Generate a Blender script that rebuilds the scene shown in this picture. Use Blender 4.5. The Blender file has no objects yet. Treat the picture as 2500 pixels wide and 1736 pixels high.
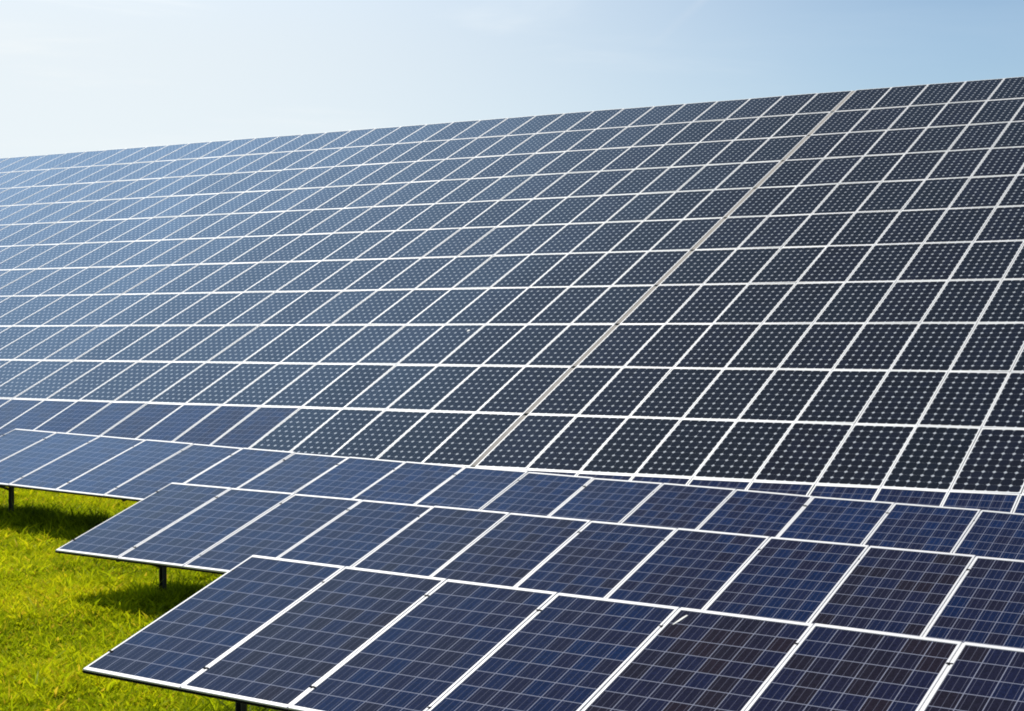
import bpy, math, random
import numpy as np
from mathutils import Vector, Matrix
R = math.radians
sc = bpy.context.scene
COL = sc.collection

# ------------------------------------------------------------------ camera
Z0 = 3.2                                   # eye height above the grass
cam = bpy.data.cameras.new('camera'); co = bpy.data.objects.new('camera', cam); COL.objects.link(co)
co.location = (0, 0, Z0); co.rotation_euler = (math.pi/2 - 0.01402, 0, 0)
cam.sensor_width = 36; cam.lens = 3901.24/2500*36
cam.clip_start = 0.1; cam.clip_end = 3000
sc.camera = co
sc.cycles.filter_width = 1.9
sc.render.resolution_x = 1024; sc.render.resolution_y = 711

# ------------------------------------------------------------------ light
SUN_EL, SUN_AZ = R(60), R(-34)             # azimuth from +Y towards +X
sdir = Vector((math.sin(SUN_AZ)*math.cos(SUN_EL), math.cos(SUN_AZ)*math.cos(SUN_EL), math.sin(SUN_EL)))
sun = bpy.data.lights.new('sun', 'SUN'); sun.energy = 4.8; sun.angle = R(0.53); sun.color = (1.0, 0.955, 0.87)
so = bpy.data.objects.new('sun', sun); COL.objects.link(so)
so.rotation_euler = (-sdir).to_track_quat('-Z', 'Y').to_euler(); so.location = (-20, 30, 60)

world = bpy.data.worlds.new('World'); sc.world = world; world.use_nodes = True
nt = world.node_tree; nt.nodes.clear()
def N(t, typ, **kw):
    n = t.nodes.new(typ)
    for k, v in kw.items():
        if k.startswith('i_'): n.inputs[int(k[2:]) if k[2:].isdigit() else k[2:]].default_value = v
        else: setattr(n, k, v)
    return n
def M(t, op, a, b=None, c=None, clamp=False):
    n = t.nodes.new('ShaderNodeMath'); n.operation = op; n.use_clamp = clamp
    for i, v in enumerate((a, b, c)):
        if v is None: continue
        if isinstance(v, (int, float)): n.inputs[i].default_value = v
        else: t.links.new(v, n.inputs[i])
    return n.outputs[0]
def MIX(t, f, a, b):
    n = t.nodes.new('ShaderNodeMix'); n.data_type = 'RGBA'; n.clamp_factor = True
    for i, v in ((0, f), (6, a), (7, b)):
        if isinstance(v, (int, float)): n.inputs[i].default_value = v
        elif isinstance(v, tuple): n.inputs[i].default_value = (*v, 1)
        else: t.links.new(v, n.inputs[i])
    return n.outputs[2]
sky = N(nt, 'ShaderNodeTexSky', sky_type='NISHITA', sun_disc=False, sun_elevation=SUN_EL, sun_rotation=SUN_AZ,
        altitude=200, air_density=1.0, dust_density=0.8, ozone_density=2.5)
tc = N(nt, 'ShaderNodeTexCoord')
dt = N(nt, 'ShaderNodeVectorMath', operation='DOT_PRODUCT'); nt.links.new(tc.outputs['Generated'], dt.inputs[0])
GL = Vector((math.sin(R(-32))*math.cos(R(6)), math.cos(R(-32))*math.cos(R(6)), math.sin(R(6))))
dt.inputs[1].default_value = GL
veil = N(nt, 'ShaderNodeMapRange', interpolation_type='SMOOTHSTEP')
nt.links.new(dt.outputs['Value'], veil.inputs[0])
veil.inputs[1].default_value = 0.66; veil.inputs[2].default_value = 0.99; veil.inputs[3].default_value = 0.0; veil.inputs[4].default_value = 0.9
# thin high cirrus streaks
mp = N(nt, 'ShaderNodeMapping'); nt.links.new(tc.outputs['Generated'], mp.inputs[0])
mp.inputs['Rotation'].default_value = (0, R(12), R(20)); mp.inputs['Scale'].default_value = (1.3, 1.0, 10.0)
nz = N(nt, 'ShaderNodeTexNoise'); nt.links.new(mp.outputs[0], nz.inputs[0])
nz.inputs['Scale'].default_value = 2.6; nz.inputs['Detail'].default_value = 7; nz.inputs['Roughness'].default_value = 0.55; nz.inputs['Distortion'].default_value = 0.6
cir = N(nt, 'ShaderNodeMapRange', interpolation_type='SMOOTHSTEP'); nt.links.new(nz.outputs[0], cir.inputs[0])
cir.inputs[1].default_value = 0.45; cir.inputs[2].default_value = 0.78; cir.inputs[3].default_value = 0; cir.inputs[4].default_value = 1
cf = M(nt, 'MULTIPLY', cir.outputs[0], M(nt, 'MULTIPLY_ADD', veil.outputs[0], 0.35, 0.06))
fac = M(nt, 'ADD', veil.outputs[0], cf, clamp=True)
sz = N(nt, 'ShaderNodeSeparateXYZ'); nt.links.new(tc.outputs['Generated'], sz.inputs[0])
hi = N(nt, 'ShaderNodeMapRange', interpolation_type='SMOOTHSTEP'); nt.links.new(sz.outputs[2], hi.inputs[0])
hi.inputs[1].default_value = 0.16; hi.inputs[2].default_value = 0.50
SKYW = MIX(nt, hi.outputs[0], (8.7, 9.3, 9.6), (8.6, 13.8, 21.0))      # pale near the horizon, blue higher up
deep = N(nt, 'ShaderNodeVectorMath', operation='SCALE'); cy_ = N(nt, 'ShaderNodeVectorMath', operation='MULTIPLY'); nt.links.new(sky.outputs[0], cy_.inputs[0]); cy_.inputs[1].default_value = (1.04, 1.05, 1.0)
nt.links.new(cy_.outputs[0], deep.inputs[0])
nt.links.new(M(nt, 'MULTIPLY_ADD', hi.outputs[0], -0.62, 1.12), deep.inputs['Scale'])
skc = MIX(nt, fac, deep.outputs[0], SKYW)
def pix_dir(px, py):
    v = Matrix.Rotation(math.pi/2 - 0.01402, 3, 'X') @ Vector(((px-1250)/3901, (868-py)/3901, -1)); return v.normalized()
A_, B_ = pix_dir(1760, -40), pix_dir(1570, 130); C_ = A_.cross(B_).normalized(); D_ = (A_-B_).normalized()
def dot(v):
    n = N(nt, 'ShaderNodeVectorMath', operation='DOT_PRODUCT'); nt.links.new(tc.outputs['Generated'], n.inputs[0]); n.inputs[1].default_value = v; return n.outputs['Value']
# an old, faint vapour trail high in the sky
across = M(nt, 'SUBTRACT', 1, M(nt, 'MULTIPLY', M(nt, 'ABSOLUTE', dot(C_)), 260), clamp=True)
al = dot(D_); a0, a1 = B_.dot(D_), A_.dot(D_)
along = M(nt, 'MULTIPLY', M(nt, 'SUBTRACT', al, a0), 1/(a1-a0), clamp=True)
front = M(nt, 'GREATER_THAN', dot(B_), 0.5)
trail = M(nt, 'MULTIPLY', M(nt, 'MULTIPLY', M(nt, 'MULTIPLY', across, along), M(nt, 'MULTIPLY_ADD', nz.outputs[0], 1.2, -.2, clamp=True)), M(nt, 'MULTIPLY', front, 0.5))
skc = MIX(nt, trail, skc, (8.6, 8.8, 9.2))
bg = N(nt, 'ShaderNodeBackground'); nt.links.new(skc, bg.inputs[0]); bg.inputs[1].default_value = 0.10
ow = N(nt, 'ShaderNodeOutputWorld'); nt.links.new(bg.outputs[0], ow.inputs[0])
sc.view_settings.view_transform = 'Standard'; sc.view_settings.look = 'None'
sc.view_settings.exposure = 0.0; sc.view_settings.gamma = 1; sc.view_settings.use_curve_mapping = False

# ------------------------------------------------------------------ materials
def newmat(name):
    m = bpy.data.materials.new(name); m.use_nodes = True; t = m.node_tree
    return m, t, t.nodes['Principled BSDF']
def metal(name, col, rough, met, var=0.12, scale=6):
    m, t, b = newmat(name)
    tc = N(t, 'ShaderNodeTexCoord'); nz = N(t, 'ShaderNodeTexNoise'); t.links.new(tc.outputs['Object'], nz.inputs[0])
    nz.inputs['Scale'].default_value = scale; nz.inputs['Detail'].default_value = 5
    c = MIX(t, nz.outputs[0], tuple(x*(1-var) for x in col), tuple(min(1, x*(1+var)) for x in col))
    t.links.new(c, b.inputs['Base Color'])
    b.inputs['Metallic'].default_value = met
    t.links.new(M(t, 'MULTIPLY_ADD', nz.outputs[0], 0.2, rough-0.1), b.inputs['Roughness'])
    return m
alu = metal('aluminium_frame', (0.66, 0.66, 0.68), 0.5, 0.15, 0.07)
alu2 = metal('weathered_aluminium', (0.74, 0.745, 0.76), 0.5, 0.15, 0.08)
galv = metal('galvanised_steel', (0.05, 0.052, 0.055), 0.65, 0.2, 0.25, 14)
dark = metal('dark_clamp_edge_shade', (0.008, 0.009, 0.011), 0.9, 0.0)
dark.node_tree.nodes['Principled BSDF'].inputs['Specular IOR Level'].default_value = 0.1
dusty = metal('dusty_strip', (0.27, 0.25, 0.23), 0.8, 0.0, 0.5, 7)
white = metal('mark_white', (0.85, 0.84, 0.8), 0.6, 0.0, 0.05)

def cellmat(name, mono, bias=0.0):
    """UV counts cells across the glass: 0..6 by 0..10."""
    m, t, b = newmat(name)
    uv = N(t, 'ShaderNodeUVMap', uv_map='UVMap'); sp = N(t, 'ShaderNodeSeparateXYZ'); t.links.new(uv.outputs[0], sp.inputs[0])
    px, py = CW, CH
    cx = sp.outputs[0]; cy = sp.outputs[1]
    fx = M(t, 'FRACT', cx); fy = M(t, 'FRACT', cy)
    ex = M(t, 'MULTIPLY', M(t, 'MINIMUM', fx, M(t, 'SUBTRACT', 1, fx)), px)
    ey = M(t, 'MULTIPLY', M(t, 'MINIMUM', fy, M(t, 'SUBTRACT', 1, fy)), py)
    g = 0.0006 if mono else 0.0032
    ina = M(t, 'MULTIPLY', M(t, 'GREATER_THAN', ex, g), M(t, 'GREATER_THAN', ey, g*1.15))
    if mono:
        dm = M(t, 'ADD', ex, M(t, 'MULTIPLY', ey, px/py))
        ina = M(t, 'MULTIPLY', ina, M(t, 'GREATER_THAN', dm, 0.031))
    # per cell random
    oi = N(t, 'ShaderNodeObjectInfo')
    pid = N(t, 'ShaderNodeAttribute', attribute_name='panel_id')
    cv = N(t, 'ShaderNodeCombineXYZ'); t.links.new(M(t, 'FLOOR', cx), cv.inputs[0]); t.links.new(M(t, 'FLOOR', cy), cv.inputs[1])
    pr = M(t, 'ADD', M(t, 'MULTIPLY', oi.outputs['Random'], 517.0), pid.outputs['Fac'])
    t.links.new(pr, cv.inputs[2])
    wn = N(t, 'ShaderNodeTexWhiteNoise'); t.links.new(cv.outputs[0], wn.inputs[0])
    wp = N(t, 'ShaderNodeTexWhiteNoise', noise_dimensions='1D'); t.links.new(pr, wp.inputs[1])
    if mono:
        r1 = N(t, 'ShaderNodeValToRGB'); r1.color_ramp.elements[0].color = (0.004, 0.005, 0.010, 1); r1.color_ramp.elements[1].color = (0.006, 0.008, 0.018, 1)
        t.links.new(wn.outputs[0], r1.inputs[0]); cell = r1.outputs[0]
        cell = MIX(t, M(t, 'MULTIPLY', wp.outputs[0], 0.5), cell, (0.004, 0.009, 0.013))
    else:
        r1 = N(t, 'ShaderNodeValToRGB'); e = r1.color_ramp.elements
        e[0].color = (0.015, 0.009, 0.015, 1); e[0].position = 0; e[1].color = (0.003, 0.016, 0.070, 1); e[1].position = 1
        for p, c in ((0.25, (0.010, 0.009, 0.019, 1)), (0.5, (0.008, 0.010, 0.034, 1)), (0.8, (0.003, 0.012, 0.052, 1))):
            q = e.new(p); q.color = c
        # each panel leans blue or brown
        f = M(t, 'ADD', M(t, 'MULTIPLY', wn.outputs[0], 0.50), M(t, 'MULTIPLY_ADD', wp.outputs[0], 0.34, 0.13+bias), clamp=True)
        t.links.new(f, r1.inputs[0]); cell = r1.outputs[0]
        # crystal grains
        vo = N(t, 'ShaderNodeTexVoronoi'); t.links.new(uv.outputs[0], vo.inputs[0]); vo.inputs['Scale'].default_value = 16
        gb = N(t, 'ShaderNodeSeparateColor'); t.links.new(vo.outputs['Color'], gb.inputs[0])
        hs = N(t, 'ShaderNodeHueSaturation'); t.links.new(cell, hs.inputs['Color']); t.links.new(M(t, 'MULTIPLY_ADD', gb.outputs[0], 0.6, 0.7), hs.inputs['Value'])
        cell = hs.outputs[0]
        # three silver busbars per cell, running up the panel
        bx = M(t, 'FRACT', M(t, 'MULTIPLY', fx, 3)); bd = M(t, 'ABSOLUTE', M(t, 'SUBTRACT', bx, 0.5))
        bus = M(t, 'LESS_THAN', bd, 0.034)
        cell = MIX(t, M(t, 'MULTIPLY', bus, 0.8), cell, (0.10, 0.105, 0.15))
    back = (0.43, 0.46, 0.50) if mono else (0.22, 0.235, 0.31)
    col = MIX(t, ina, back, cell)
    # dust film, streaked down the panel
    tcd = N(t, 'ShaderNodeMapping'); t.links.new(uv.outputs[0], tcd.inputs[0]); tcd.inputs['Scale'].default_value = (1.5, 0.25, 1)
    t.links.new(M(t, 'MULTIPLY', pr, 0.37), N(t, 'ShaderNodeCombineXYZ').inputs[0])
    nz = N(t, 'ShaderNodeTexNoise'); t.links.new(tcd.outputs[0], nz.inputs[0]); nz.inputs['Scale'].default_value = 1.4; nz.inputs['Detail'].default_value = 6
    df = M(t, 'MULTIPLY', nz.outputs[0], 0.018)
    col = MIX(t, df, col, (0.42, 0.40, 0.36))
    t.links.new(col, b.inputs['Base Color'])
    t.links.new(M(t, 'MULTIPLY_ADD', nz.outputs[0], 0.06, 0.03), b.inputs['Roughness'])
    b.inputs['IOR'].default_value = 1.34 if mono else 1.225+bias*.25
    b.inputs['Specular Tint'].default_value = (.56, .67, 1, 1) if mono else (.60, .64, 1, 1)
    return m
PW, PH = 0.988, 1.95                       # one panel, 1.0 x 1.97 pitch
FS, FE, TH = 0.018, 0.036, 0.036           # frame rim sides / ends, depth
GW, GH = PW-2*FS, PH-2*FE
CW, CH = GW/6, GH/10
mono = cellmat('mono_cells', True); poly = cellmat('poly_cells', False, 0.0)
poly_navy = cellmat('poly_cells_navy', False, -0.07); poly_blue = cellmat('poly_cells_blue', False, 0.2)

# ------------------------------------------------------------------ mesh helpers
class MB:
    def __init__(s): s.v = []; s.f = []; s.uv = []; s.pid = []
    def face(s, pts, uv=None, pid=0.0):
        k = len(s.v); s.v += [tuple(p) for p in pts]; s.f.append(tuple(range(k, k+len(pts))))
        s.uv += uv if uv else [(0, 0)]*len(pts); s.pid.append(pid)
    def box(s, c, d, M_=None):
        x, y, z = c; a, b_, h = d[0]/2, d[1]/2, d[2]/2
        P = [Vector((x+i*a, y+j*b_, z+k*h)) for i in (-1, 1) for j in (-1, 1) for k in (-1, 1)]
        if M_: P = [M_ @ p for p in P]
        for q in ((0, 1, 3, 2), (4, 6, 7, 5), (0, 4, 5, 1), (2, 3, 7, 6), (0, 2, 6, 4), (1, 5, 7, 3)):
            s.face([P[i] for i in q])
    def bar(s, p0, p1, w, h, up=Vector((0, 0, 1))):
        p0, p1 = Vector(p0), Vector(p1); ax = (p1-p0); L = ax.length; ax.normalize()
        sx = ax.cross(up)
        if sx.length < 1e-4: sx = ax.cross(Vector((1, 0, 0)))
        sx.normalize(); uy = sx.cross(ax).normalized()
        m = Matrix((sx, ax, uy)).transposed().to_4x4(); m.translation = (p0+p1)/2
        s.box((0, 0, 0), (w, L, h), m)
    def mesh(s, name, mat):
        me = bpy.data.meshes.new(name); me.from_pydata(s.v, [], s.f)
        u = me.uv_layers.new(name='UVMap'); u.data.foreach_set('uv', np.array(s.uv, dtype=np.float32).ravel())
        a = me.attributes.new('panel_id', 'FLOAT', 'FACE'); a.data.foreach_set('value', np.array(s.pid, dtype=np.float32))
        me.materials.append(mat); me.update(); return me
    def build(s, name, mat, parent=None):
        o = bpy.data.objects.new(name, s.mesh(name, mat)); COL.objects.link(o); o.parent = parent; return o
def tag(o, label=None, cat=None, group=None, kind=None):
    for k, v in (('label', label), ('category', cat), ('group', group), ('kind', kind)):
        if v: o[k] = v
    return o
def empty(name, mw):
    o = bpy.data.objects.new(name, None); COL.objects.link(o); o.matrix_world = mw; o.empty_display_size = 0.3; return o

# local panel space: x along the row, y = -down the slope (0 at top edge), z out of the face
def frame_into(mb, mt=None, pid=0.0, FS=FS, FE=FE):
    T = (lambda p: mt @ Vector(p)) if mt else (lambda p: Vector(p))
    x0, x1, y0, y1 = 0.006, 0.006+PW, -0.01, -0.01-PH
    b = 0.003
    def ring(i, z, ins): return [T((x0+i+0, y0-ins, z)), T((x1-i, y0-ins, z)), T((x1-i, y1+ins, z)), T((x0+i, y1+ins, z))]
    lo = ring(0, -TH, 0); up = ring(0, -b, 0); bev = ring(b, 0, b); inn = ring(FS, 0, FE); ind = ring(FS, -0.012, FE)
    for A, B in ((lo, up), (up, bev), (bev, inn), (inn, ind)):
        for k in range(4):
            j = (k+1) % 4; mb.face([A[j], A[k], B[k], B[j]], pid=pid)
    mb.face([ind[3], ind[2], ind[1], ind[0]][::-1], pid=pid)
    mb.face([lo[0], lo[1], lo[2], lo[3]], pid=pid)
def glass_into(mb, mt=None, pid=0.0, FS=FS, FE=FE):
    T = (lambda p: mt @ Vector(p)) if mt else (lambda p: Vector(p))
    x0, x1, y0, y1 = 0.006+FS+.0005, 0.006+PW-FS-.0005, -0.01-FE-.0005, -0.01-PH+FE+.0005
    z = -0.0035; d = -0.0085
    t_ = [T((x0, y1, z)), T((x1, y1, z)), T((x1, y0, z)), T((x0, y0, z))]
    l_ = [T((x0, y1, d)), T((x1, y1, d)), T((x1, y0, d)), T((x0, y0, d))]
    mb.face(t_, [(0, 0), (6, 0), (6, 10), (0, 10)], pid)
    for k in range(4):
        j = (k+1) % 4; mb.face([t_[k], l_[k], l_[j], t_[j]], pid=pid)
    mb.face(l_[::-1], pid=pid)
m_ = MB(); frame_into(m_); FRAME = m_.mesh('solar_panel', alu)
m_ = MB(); glass_into(m_); GP = m_.mesh('glass', poly)
WS, WE = 0.020, 0.028                      # the slimmer rims of the sloped arrays
m_ = MB(); frame_into(m_, None, 0.0, WS, WE); FRAME_W = m_.mesh('solar_panel', alu2)
m_ = MB(); glass_into(m_, None, 0.0, WS, WE); GM = m_.mesh('glass', mono)
m_ = MB(); glass_into(m_, None, 0.0, WS, WE); GPW = m_.mesh('glass', poly_blue)
m_ = MB(); glass_into(m_); GP1 = m_.mesh('glass', poly_navy)
m_ = MB(); glass_into(m_); GP3 = m_.mesh('glass', poly_blue)
m_ = MB(); m_.box((0, 0, -0.0115), (0.044, 0.018, 0.026)); CLAMP = m_.mesh('clamp', dark)

rng = random.Random(7)
def jitter(c, r, amt=1.0):
    return Matrix.Translation((c*1.0 + rng.uniform(-.0015, .0015), -r*PV + rng.uniform(-.0015, .0015), rng.uniform(-.0015, .0015)*amt)) @ \
           Matrix.Translation((.5, -.98, 0)) @ Matrix.Rotation(R(rng.gauss(0, .16)*amt), 4, 'X') @ Matrix.Rotation(R(rng.gauss(0, .28)*amt), 4, 'Y') @ Matrix.Translation((-.5, .98, 0))
def add_panel(root, mt, gmesh, fmesh=None):
    p = bpy.data.objects.new('solar_panel', fmesh or FRAME); COL.objects.link(p); p.parent = root; p.matrix_local = mt
    g = bpy.data.objects.new('glass', gmesh); COL.objects.link(g); g.parent = p
    return p
PV = 1.97
def plane_matrix(X, Y, Z, th, ti, sl):
    d = Vector((math.cos(th)*math.cos(sl), math.sin(th)*math.cos(sl), math.sin(sl)))
    e = Vector((math.sin(th)*math.cos(ti), -math.cos(th)*math.cos(ti), -math.sin(ti)))
    e = (e - d*e.dot(d)).normalized(); n = d.cross(-e)
    m = Matrix((d, -e, n)).transposed().to_4x4(); m.translation = (X, Y, Z+Z0); return m

# ------------------------------------------------------------------ terrain
def ground_z(x, y):
    p = .846*x - .532*y
    zb = -3.2 - .0185*(np.clip(p, -60, 40)+9)
    qw = .5098*x + .8603*y
    t = np.clip((qw-18.4)/1.9, 0, 1)*np.clip((x+9)/6, 0, 1); zb = zb - 0.72*(t*t*(3-2*t))
    hill = -3.06-.78 + (np.minimum(qw, 43.3)-21.02)*.4515 - np.clip(qw-46, 0, 75)*.13
    und = .035*np.sin(x*1.1+.4*y)*np.cos(y*.9-.3*x) + .02*np.sin(2.7*x-1.3*y)
    return np.maximum(zb, hill) + und + Z0
def build_ground():
    def axis(lo, hi, near0, near1, st):
        a = list(np.arange(near0, near1+1e-6, st)); s = st
        v = near1
        while v < hi: s *= 1.25; v += s; a.append(v)
        v = near0; s = st
        while v > lo: s *= 1.25; v -= s; a.insert(0, v)
        return np.array(a)
    xs = axis(-900, 900, -34, 26, 0.4); ys = axis(-300, 1500, 2, 62, 0.4)
    X, Y = np.meshgrid(xs, ys, indexing='ij'); Z = ground_z(X, Y)
    nx, ny = X.shape
    V = np.stack([X, Y, Z], -1).reshape(-1, 3)
    I = np.arange(nx*ny).reshape(nx, ny)
    F = np.stack([I[:-1, :-1], I[1:, :-1], I[1:, 1:], I[:-1, 1:]], -1).reshape(-1, 4)
    me = bpy.data.meshes.new('ground'); me.vertices.add(len(V)); me.vertices.foreach_set('co', V.ravel().astype(np.float32))
    me.loops.add(F.size); me.loops.foreach_set('vertex_index', F.ravel().astype(np.int32))
    me.polygons.add(len(F)); me.polygons.foreach_set('loop_start', (np.arange(len(F))*4).astype(np.int32))
    me.update(calc_edges=True); me.polygons.foreach_set('use_smooth', np.ones(len(F), bool))
    m, t, b = newmat('soil_and_grass')
    tc = N(t, 'ShaderNodeTexCoord')
    n1 = N(t, 'ShaderNodeTexNoise'); t.links.new(tc.outputs['Object'], n1.inputs[0]); n1.inputs['Scale'].default_value = 9; n1.inputs['Detail'].default_value = 8
    n2 = N(t, 'ShaderNodeTexNoise'); t.links.new(tc.outputs['Object'], n2.inputs[0]); n2.inputs['Scale'].default_value = 0.8; n2.inputs['Detail'].default_value = 4
    c = MIX(t, n1.outputs[0], (0.030, 0.040, 0.004), (0.17, 0.19, 0.008))
    c = MIX(t, M(t, 'MULTIPLY', n2.outputs[0], 0.5), c, (0.16, 0.18, 0.008))
    t.links.new(c, b.inputs['Base Color']); b.inputs['Roughness'].default_value = 0.9; b.inputs['Specular IOR Level'].default_value = 0.1
    bp = N(t, 'ShaderNodeBump'); t.links.new(n1.outputs[0], bp.inputs['Height']); bp.inputs['Strength'].default_value = 0.6; bp.inputs['Distance'].default_value = 0.05
    t.links.new(bp.outputs[0], b.inputs['Normal'])
    me.materials.append(m)
    o = bpy.data.objects.new('ground', me); COL.objects.link(o); o['kind'] = 'structure'
build_ground()

# ------------------------------------------------------------------ tables
def gz(x, y): return float(ground_z(np.array(x), np.array(y)))
def drop_post(root, mb_name, lx, ly, w=0.07, off=-0.12):
    """a post from below the panel plane at local (lx, ly) straight down into the soil"""
    mw = root.matrix_world; inv = mw.inverted()
    top = mw @ Vector((lx, ly, off)); bot = Vector((top.x, top.y, gz(top.x, top.y)-0.25))
    m = MB()
    # C-section: web and two flanges
    m.bar(inv @ top, inv @ bot, w, 0.012, up=Vector((0, 1, 0.3)))
    a = Vector((w/2-.006, 0, 0))
    for s in (-1, 1):
        m.bar((inv @ top)+a*s+Vector((0, -.026, 0)), (inv @ bot)+a*s+Vector((0, -.026, 0)), 0.012, 0.05, up=Vector((0, 1, 0.3)))
    return m.build(mb_name, galv, root)
def table(label, pl, ncol, postc, GP, clamps=True):
    root = empty('panel_table', plane_matrix(*pl))
    tag(root, label, 'solar panels', 'single-row panel tables on the grass')
    for c in range(ncol): add_panel(root, jitter(c, 0), GP)
    for c in range(ncol+1):
        if 0 < c < ncol:
            m = MB(); m.box((c, -.98, -0.020), (0.0115, PH-.02, 0.028)); m.build('joint_strip', alu, root)
        if clamps:
            for r in (.15, .855):
                k = bpy.data.objects.new('clamp', CLAMP); COL.objects.link(k); k.parent = root
                k.location = (c + (0 if 0 < c < ncol else (.018 if c == 0 else -.018)), -r*PV, 0)
    for ly in (-.42, -1.58):
        m = MB(); m.box((ncol/2, ly, -TH-.031), (ncol+.04, .05, .06)); m.build('rail', galv, root)
    m = MB(); m.box((ncol/2, -.01-PH-.002, -.025), (ncol-.004, .008, .020)); m.build('edge_shade', dark, root)  # dark strip added over the low frame side to stand for its shade
    c = postc
    while c < ncol:
        drop_post(root, 'post', c, -.985)
        m = MB(); m.bar((c+.04, -.2, -.125), (c+.04, -1.8, -.125), .05, .05); m.build('rafter', galv, root)
        m = MB(); mw = root.matrix_world; inv = mw.inverted()
        a = Vector((c-.05, -1.62, -.13)); t0 = mw @ Vector((c, -.985, -.12)); b_ = inv @ Vector((t0.x, t0.y, t0.z-.45)) + Vector((-.05, 0, 0))
        m.bar(a, b_, .035, .035); m.build('brace', galv, root)
        c += 3.2
    return root
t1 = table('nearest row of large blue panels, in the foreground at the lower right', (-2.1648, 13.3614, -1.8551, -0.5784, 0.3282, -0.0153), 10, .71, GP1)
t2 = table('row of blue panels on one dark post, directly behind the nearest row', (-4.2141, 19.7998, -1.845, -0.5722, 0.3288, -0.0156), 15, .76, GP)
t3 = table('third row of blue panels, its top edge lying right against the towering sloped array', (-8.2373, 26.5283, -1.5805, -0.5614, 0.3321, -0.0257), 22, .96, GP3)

# ------------------------------------------------------------------ the two sloped arrays
WALL = plane_matrix(9.3979, 43.9126, 6.6677, -0.535, 0.4242, 0)
camI = Matrix.Rotation(math.pi/2 - 0.01402, 3, 'X').inverted()
def seen_area(c, r):
    P = []
    for a, b_ in ((0, 0), (1, 0), (1, 1), (0, 1)):
        w = WALL @ Vector((c+a, -(r+b_)*PV, 0)) - Vector((0, 0, Z0)); v = camI @ w
        if v.z > -.5: return 0
        P.append((512+1598*v.x/-v.z, 355.5-1598*v.y/-v.z))
    cx_ = sum(p[0] for p in P)/4; cy_ = sum(p[1] for p in P)/4
    if not (-25 < cx_ < 1049 and -20 < cy_ < 731): return 0
    if r == 11 and cx_ < 560: return 0
    return abs(sum(P[i][0]*P[(i+1) % 4][1]-P[(i+1) % 4][0]*P[i][1] for i in range(4)))/2
GAP = 0.045                                 # half width of the dusty joint between the two arrays
def array(label, cols, side, nrow):
    mw = WALL @ Matrix.Translation((side*GAP, 0, 0))
    root = empty('solar_array', mw); tag(root, label, 'solar array', 'tall sloped arrays of panels')
    cells = sorted([(-seen_area(c, r), c, r) for c in cols for r in range(nrow)])
    fr, gm, gp = MB(), MB(), MB(); n = 0
    for a, c, r in cells:
        ispoly = r == 11 or (r == 10 and c < -5)
        mt = jitter(c, r)
        if n < 100 and a < 0: add_panel(root, mt, GPW if ispoly else GM, FRAME_W); n += 1
        else:
            pid = c*13.7+r*3.1
            frame_into(fr, mt, pid, WS, WE); glass_into(gp if ispoly else gm, mt, pid, WS, WE)
    f = fr.build('solar_panel', alu2, root); tag(f, kind='stuff')
    for b_ in (gm, gp):
        if b_.f: tag(b_.build('glass', mono if b_ is gm else poly_blue, f), kind='stuff')
    x0, x1 = min(cols), max(cols)+1
    for r in range(1, nrow):                  # cover strips in the gaps between the panel rows
        m = MB(); m.box(((x0+x1)/2, -r*PV, -0.012), (x1-x0-.02, 0.0195, 0.014)); m.build('joint_strip', alu2, root)
    for r in range(nrow):
        m = MB(); m.box(((x0+x1)/2, -(r+.5)*PV, -TH-.04), (x1-x0, .06, .07)); m.build('rail', galv, root)
    for r in (.6, 4.2, 7.8, nrow-.7):
        c = x0+1.5
        while c < x1: drop_post(root, 'post', c, -r*PV, .1); c += 4
    return root
arL = array('vast sloped array of grid-patterned panels left of the dusty joint, rising behind the blue rows', range(-62, 0), -1, 11)
arR = array('dark sloped array of white-dotted panels right of the dusty joint', range(0, 16), 1, 12)
# weathered strip lying in the joint
m = MB()
for r in range(12):
    m.box((0, -(r+.5)*PV, -0.018), (2*GAP+.004, PV-.09, 0.020))
st = m.build('joint_cover', dusty, None); st.matrix_world = WALL
tag(st, 'narrow dusty beige strip running up the joint between the two sloped arrays', 'cover strip')

# white marks on the glass: a dropping up the slope, a streak in front
def splat(root_mat, lx, ly, pts, label):
    m = MB(); n = len(pts)
    top = [Vector((lx+x, ly+y, 0.001)) for x, y in pts]; bot = [Vector((lx+x*1.15, ly+y*1.15, -0.0036)) for x, y in pts]
    m.face(top)
    for i in range(n): j = (i+1) % n; m.face([bot[i], bot[j], top[j], top[i]])
    o = m.build('white_mark', white, None); o.matrix_world = root_mat; tag(o, label, 'bird dropping', None); return o
splat(plane_matrix(-2.1648, 13.3614, -1.8551, -0.5784, 0.3282, -0.0153), 4.082, -.18,
      [(-.022, -.072), (-.012, -.066), (.004, -.02), (.014, .02), (.024, .066), (.014, .072), (.0, .035), (-.012, -.02)],
      'white streak on a front-row panel, by its upper left corner')
splat(WALL, -3.29, -16.07, [(.03*math.cos(a*.9)*(1+.3*math.sin(a*3)), .045*math.sin(a*.9)) for a in range(7)],
      'small white spot on a dark panel of the left sloped array')

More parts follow.
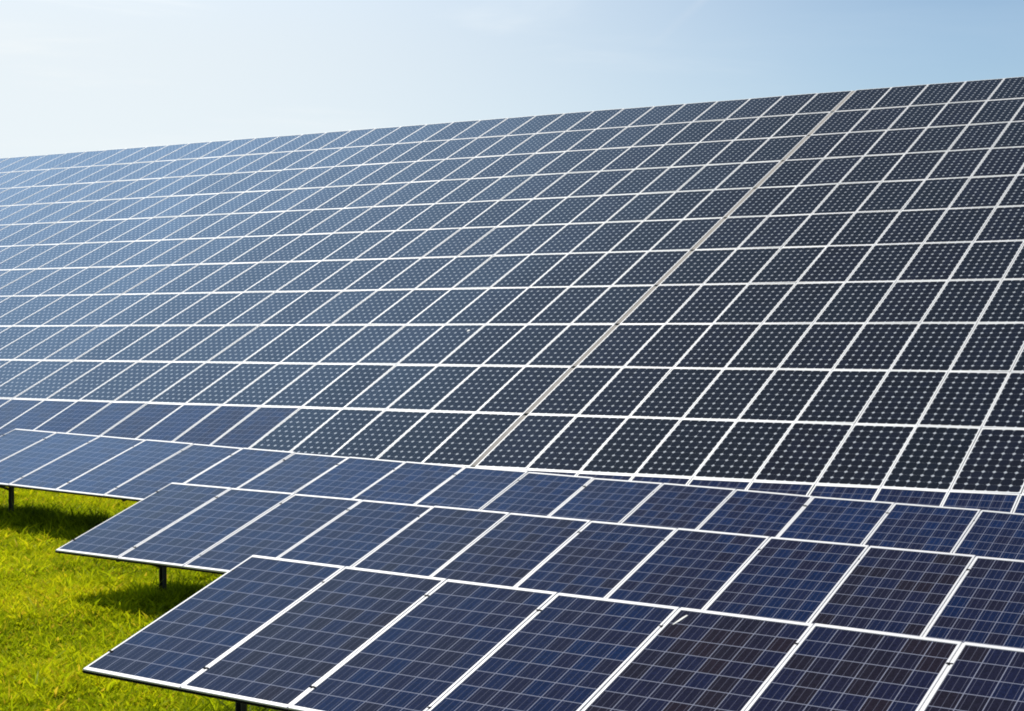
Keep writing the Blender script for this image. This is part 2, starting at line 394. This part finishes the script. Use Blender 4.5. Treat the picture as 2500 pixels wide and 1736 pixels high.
# ------------------------------------------------------------------ grass
def build_grass():
    rs = np.random.RandomState(3)
    def scatter(n, x0, x1, y0, y1):
        return rs.uniform(x0, x1, n), rs.uniform(y0, y1, n)
    X, Y = scatter(2700000, -13, 4, 8, 30)           # 374 m2
    u = 1250+3901*X/Y; v = 868+3901*(3.15/Y-.014)
    p = .846*X - .532*Y
    vis = (u > -120) & (u < 760) & (v > 1120) & (v < 1900)
    vis &= ~((u > 430) & (v < 1330)) & ~((u > 620) & (v < 1640))
    keep = vis & (rs.rand(len(X)) < np.clip(1.35-(Y-10)*.035, .55, 1)*.8) | (rs.rand(len(X)) < .035)
    X, Y = X[keep], Y[keep]
    g = rs.uniform(0, 1, len(X))                     # bare gaps between tufts
    c0 = (np.sin(X*31+2.2*np.sin(Y*17))+np.sin(Y*27+2.5*np.sin(X*19+1))+np.sin((X-Y)*21+2*np.sin(X*9)))/3
    k2 = g < np.clip(.66+.9*c0, .06, 1); X, Y = X[k2], Y[k2]
    X2, Y2 = scatter(1300000, -30, 14, 2, 34)        # the rest of the meadow, thinning out away from the rows
    u2 = 1250+3901*X2/Y2; v2 = 868+3901*(3.15/Y2-.014)
    dd = np.hypot((X2+7)/22, (Y2-17)/16); seen = (u2 > -120) & (u2 < 2600) & (v2 > 1100)
    k3 = (rs.rand(len(X2)) < np.clip(1.5-dd*1.2, .12, 1)) & ~(seen & (v2 < 1900)) & (.5098*X2+.8603*Y2 < 23)
    X2, Y2 = X2[k3], Y2[k3]; X = np.append(X, X2); Y = np.append(Y, Y2); p = .846*X-.532*Y
    n = len(X); Z = ground_z(X, Y); print('blades', n)
    def fbm(x, y, s):
        return (np.sin(x*s+1.3*np.sin(y*s*.7+2))+np.sin(y*s*1.13+1.7*np.sin(x*s*.83))+np.sin((x+y)*s*.61+3*np.sin(y*s*.37)))/3
    cf_ = (np.sin(X*31+2.2*np.sin(Y*17))+np.sin(Y*27+2.5*np.sin(X*19+1))+np.sin((X-Y)*21+2*np.sin(X*9)))/3
    cl = fbm(X, Y, 5.5)*.35+fbm(X+9, Y-4, 15)*.3+cf_*.7      # clumps, 10-50 cm
    big = fbm(X+3, Y+5, 1.3)
    h = (.045+.045*rs.rand(n)**1.5)*(1+.95*cl+.2*big); h = np.maximum(h, .025)
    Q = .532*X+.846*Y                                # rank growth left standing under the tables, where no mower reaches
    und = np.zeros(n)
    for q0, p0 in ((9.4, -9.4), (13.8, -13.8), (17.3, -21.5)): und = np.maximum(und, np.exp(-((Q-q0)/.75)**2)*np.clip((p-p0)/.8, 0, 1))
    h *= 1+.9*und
    tall = rs.rand(n) < .05; h[tall] *= 1.8
    w = .009+.008*rs.rand(n); broad = rs.rand(n) < .42; w[broad] *= 2.1; h[broad] *= .85
    ang = rs.uniform(0, 2*np.pi, n); lean = (.25+.9*rs.rand(n))*h; lean[broad] *= 1.25
    la = rs.uniform(0, 2*np.pi, n)
    ax, ay = np.cos(ang)*w/2, np.sin(ang)*w/2; lx, ly = np.cos(la)*lean, np.sin(la)*lean
    V = np.zeros((n, 5, 3), np.float32)
    V[:, 0] = np.stack([X-ax, Y-ay, Z-.01], 1); V[:, 1] = np.stack([X+ax, Y+ay, Z-.01], 1)
    mx, my, mz = X+lx*.38, Y+ly*.38, Z+h*.62
    V[:, 2] = np.stack([mx+ax*1.05, my+ay*1.05, mz], 1); V[:, 3] = np.stack([mx-ax*1.05, my-ay*1.05, mz], 1)
    V[:, 4] = np.stack([X+lx, Y+ly, Z+h], 1)
    base = (np.arange(n)*5)[:, None]
    L = np.concatenate([base+np.array([0, 1, 2, 3]), base+np.array([3, 2, 4])], 1).ravel().astype(np.int32)
    st = np.stack([np.arange(n)*7, np.arange(n)*7+4], 1).ravel().astype(np.int32)
    me = bpy.data.meshes.new('grass'); me.vertices.add(n*5); me.vertices.foreach_set('co', V.ravel())
    me.loops.add(len(L)); me.loops.foreach_set('vertex_index', L)
    me.polygons.add(2*n); me.polygons.foreach_set('loop_start', st)
    me.update(calc_edges=True)
    tint = np.clip(rs.rand(n)*.55+.42*(cl+1)/2+.18*big-.04, 0, 1)
    dry = rs.rand(n) < .07; tint[dry] = 1.0; tint *= 1-.85*und  # darker green of rank growth, deepened to paint in the tables' shadow
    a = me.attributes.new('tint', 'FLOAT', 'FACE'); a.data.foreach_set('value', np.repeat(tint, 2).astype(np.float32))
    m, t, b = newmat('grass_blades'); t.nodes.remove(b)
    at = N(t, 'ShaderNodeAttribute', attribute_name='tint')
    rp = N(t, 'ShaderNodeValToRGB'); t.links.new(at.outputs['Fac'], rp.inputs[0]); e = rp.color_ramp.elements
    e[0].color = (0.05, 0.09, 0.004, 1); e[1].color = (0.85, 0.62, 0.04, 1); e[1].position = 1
    for q, c in ((.42, (0.47, 0.57, 0.006, 1)), (.88, (0.80, 0.76, 0.010, 1))):
        k = e.new(q); k.color = c
    df = N(t, 'ShaderNodeBsdfDiffuse'); tr = N(t, 'ShaderNodeBsdfTranslucent'); gl = N(t, 'ShaderNodeBsdfGlossy'); gl.inputs['Roughness'].default_value = .45
    for q in (df, tr): t.links.new(rp.outputs[0], q.inputs[0])
    gl.inputs[0].default_value = (.5, .5, .4, 1)
    m1 = N(t, 'ShaderNodeMixShader'); m1.inputs[0].default_value = .5; t.links.new(df.outputs[0], m1.inputs[1]); t.links.new(tr.outputs[0], m1.inputs[2])
    m2 = N(t, 'ShaderNodeMixShader'); m2.inputs[0].default_value = .02; t.links.new(m1.outputs[0], m2.inputs[1]); t.links.new(gl.outputs[0], m2.inputs[2])
    t.links.new(m2.outputs[0], t.nodes['Material Output'].inputs[0])
    me.materials.append(m)
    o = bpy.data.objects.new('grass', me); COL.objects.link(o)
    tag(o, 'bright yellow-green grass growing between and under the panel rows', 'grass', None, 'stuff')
build_grass()
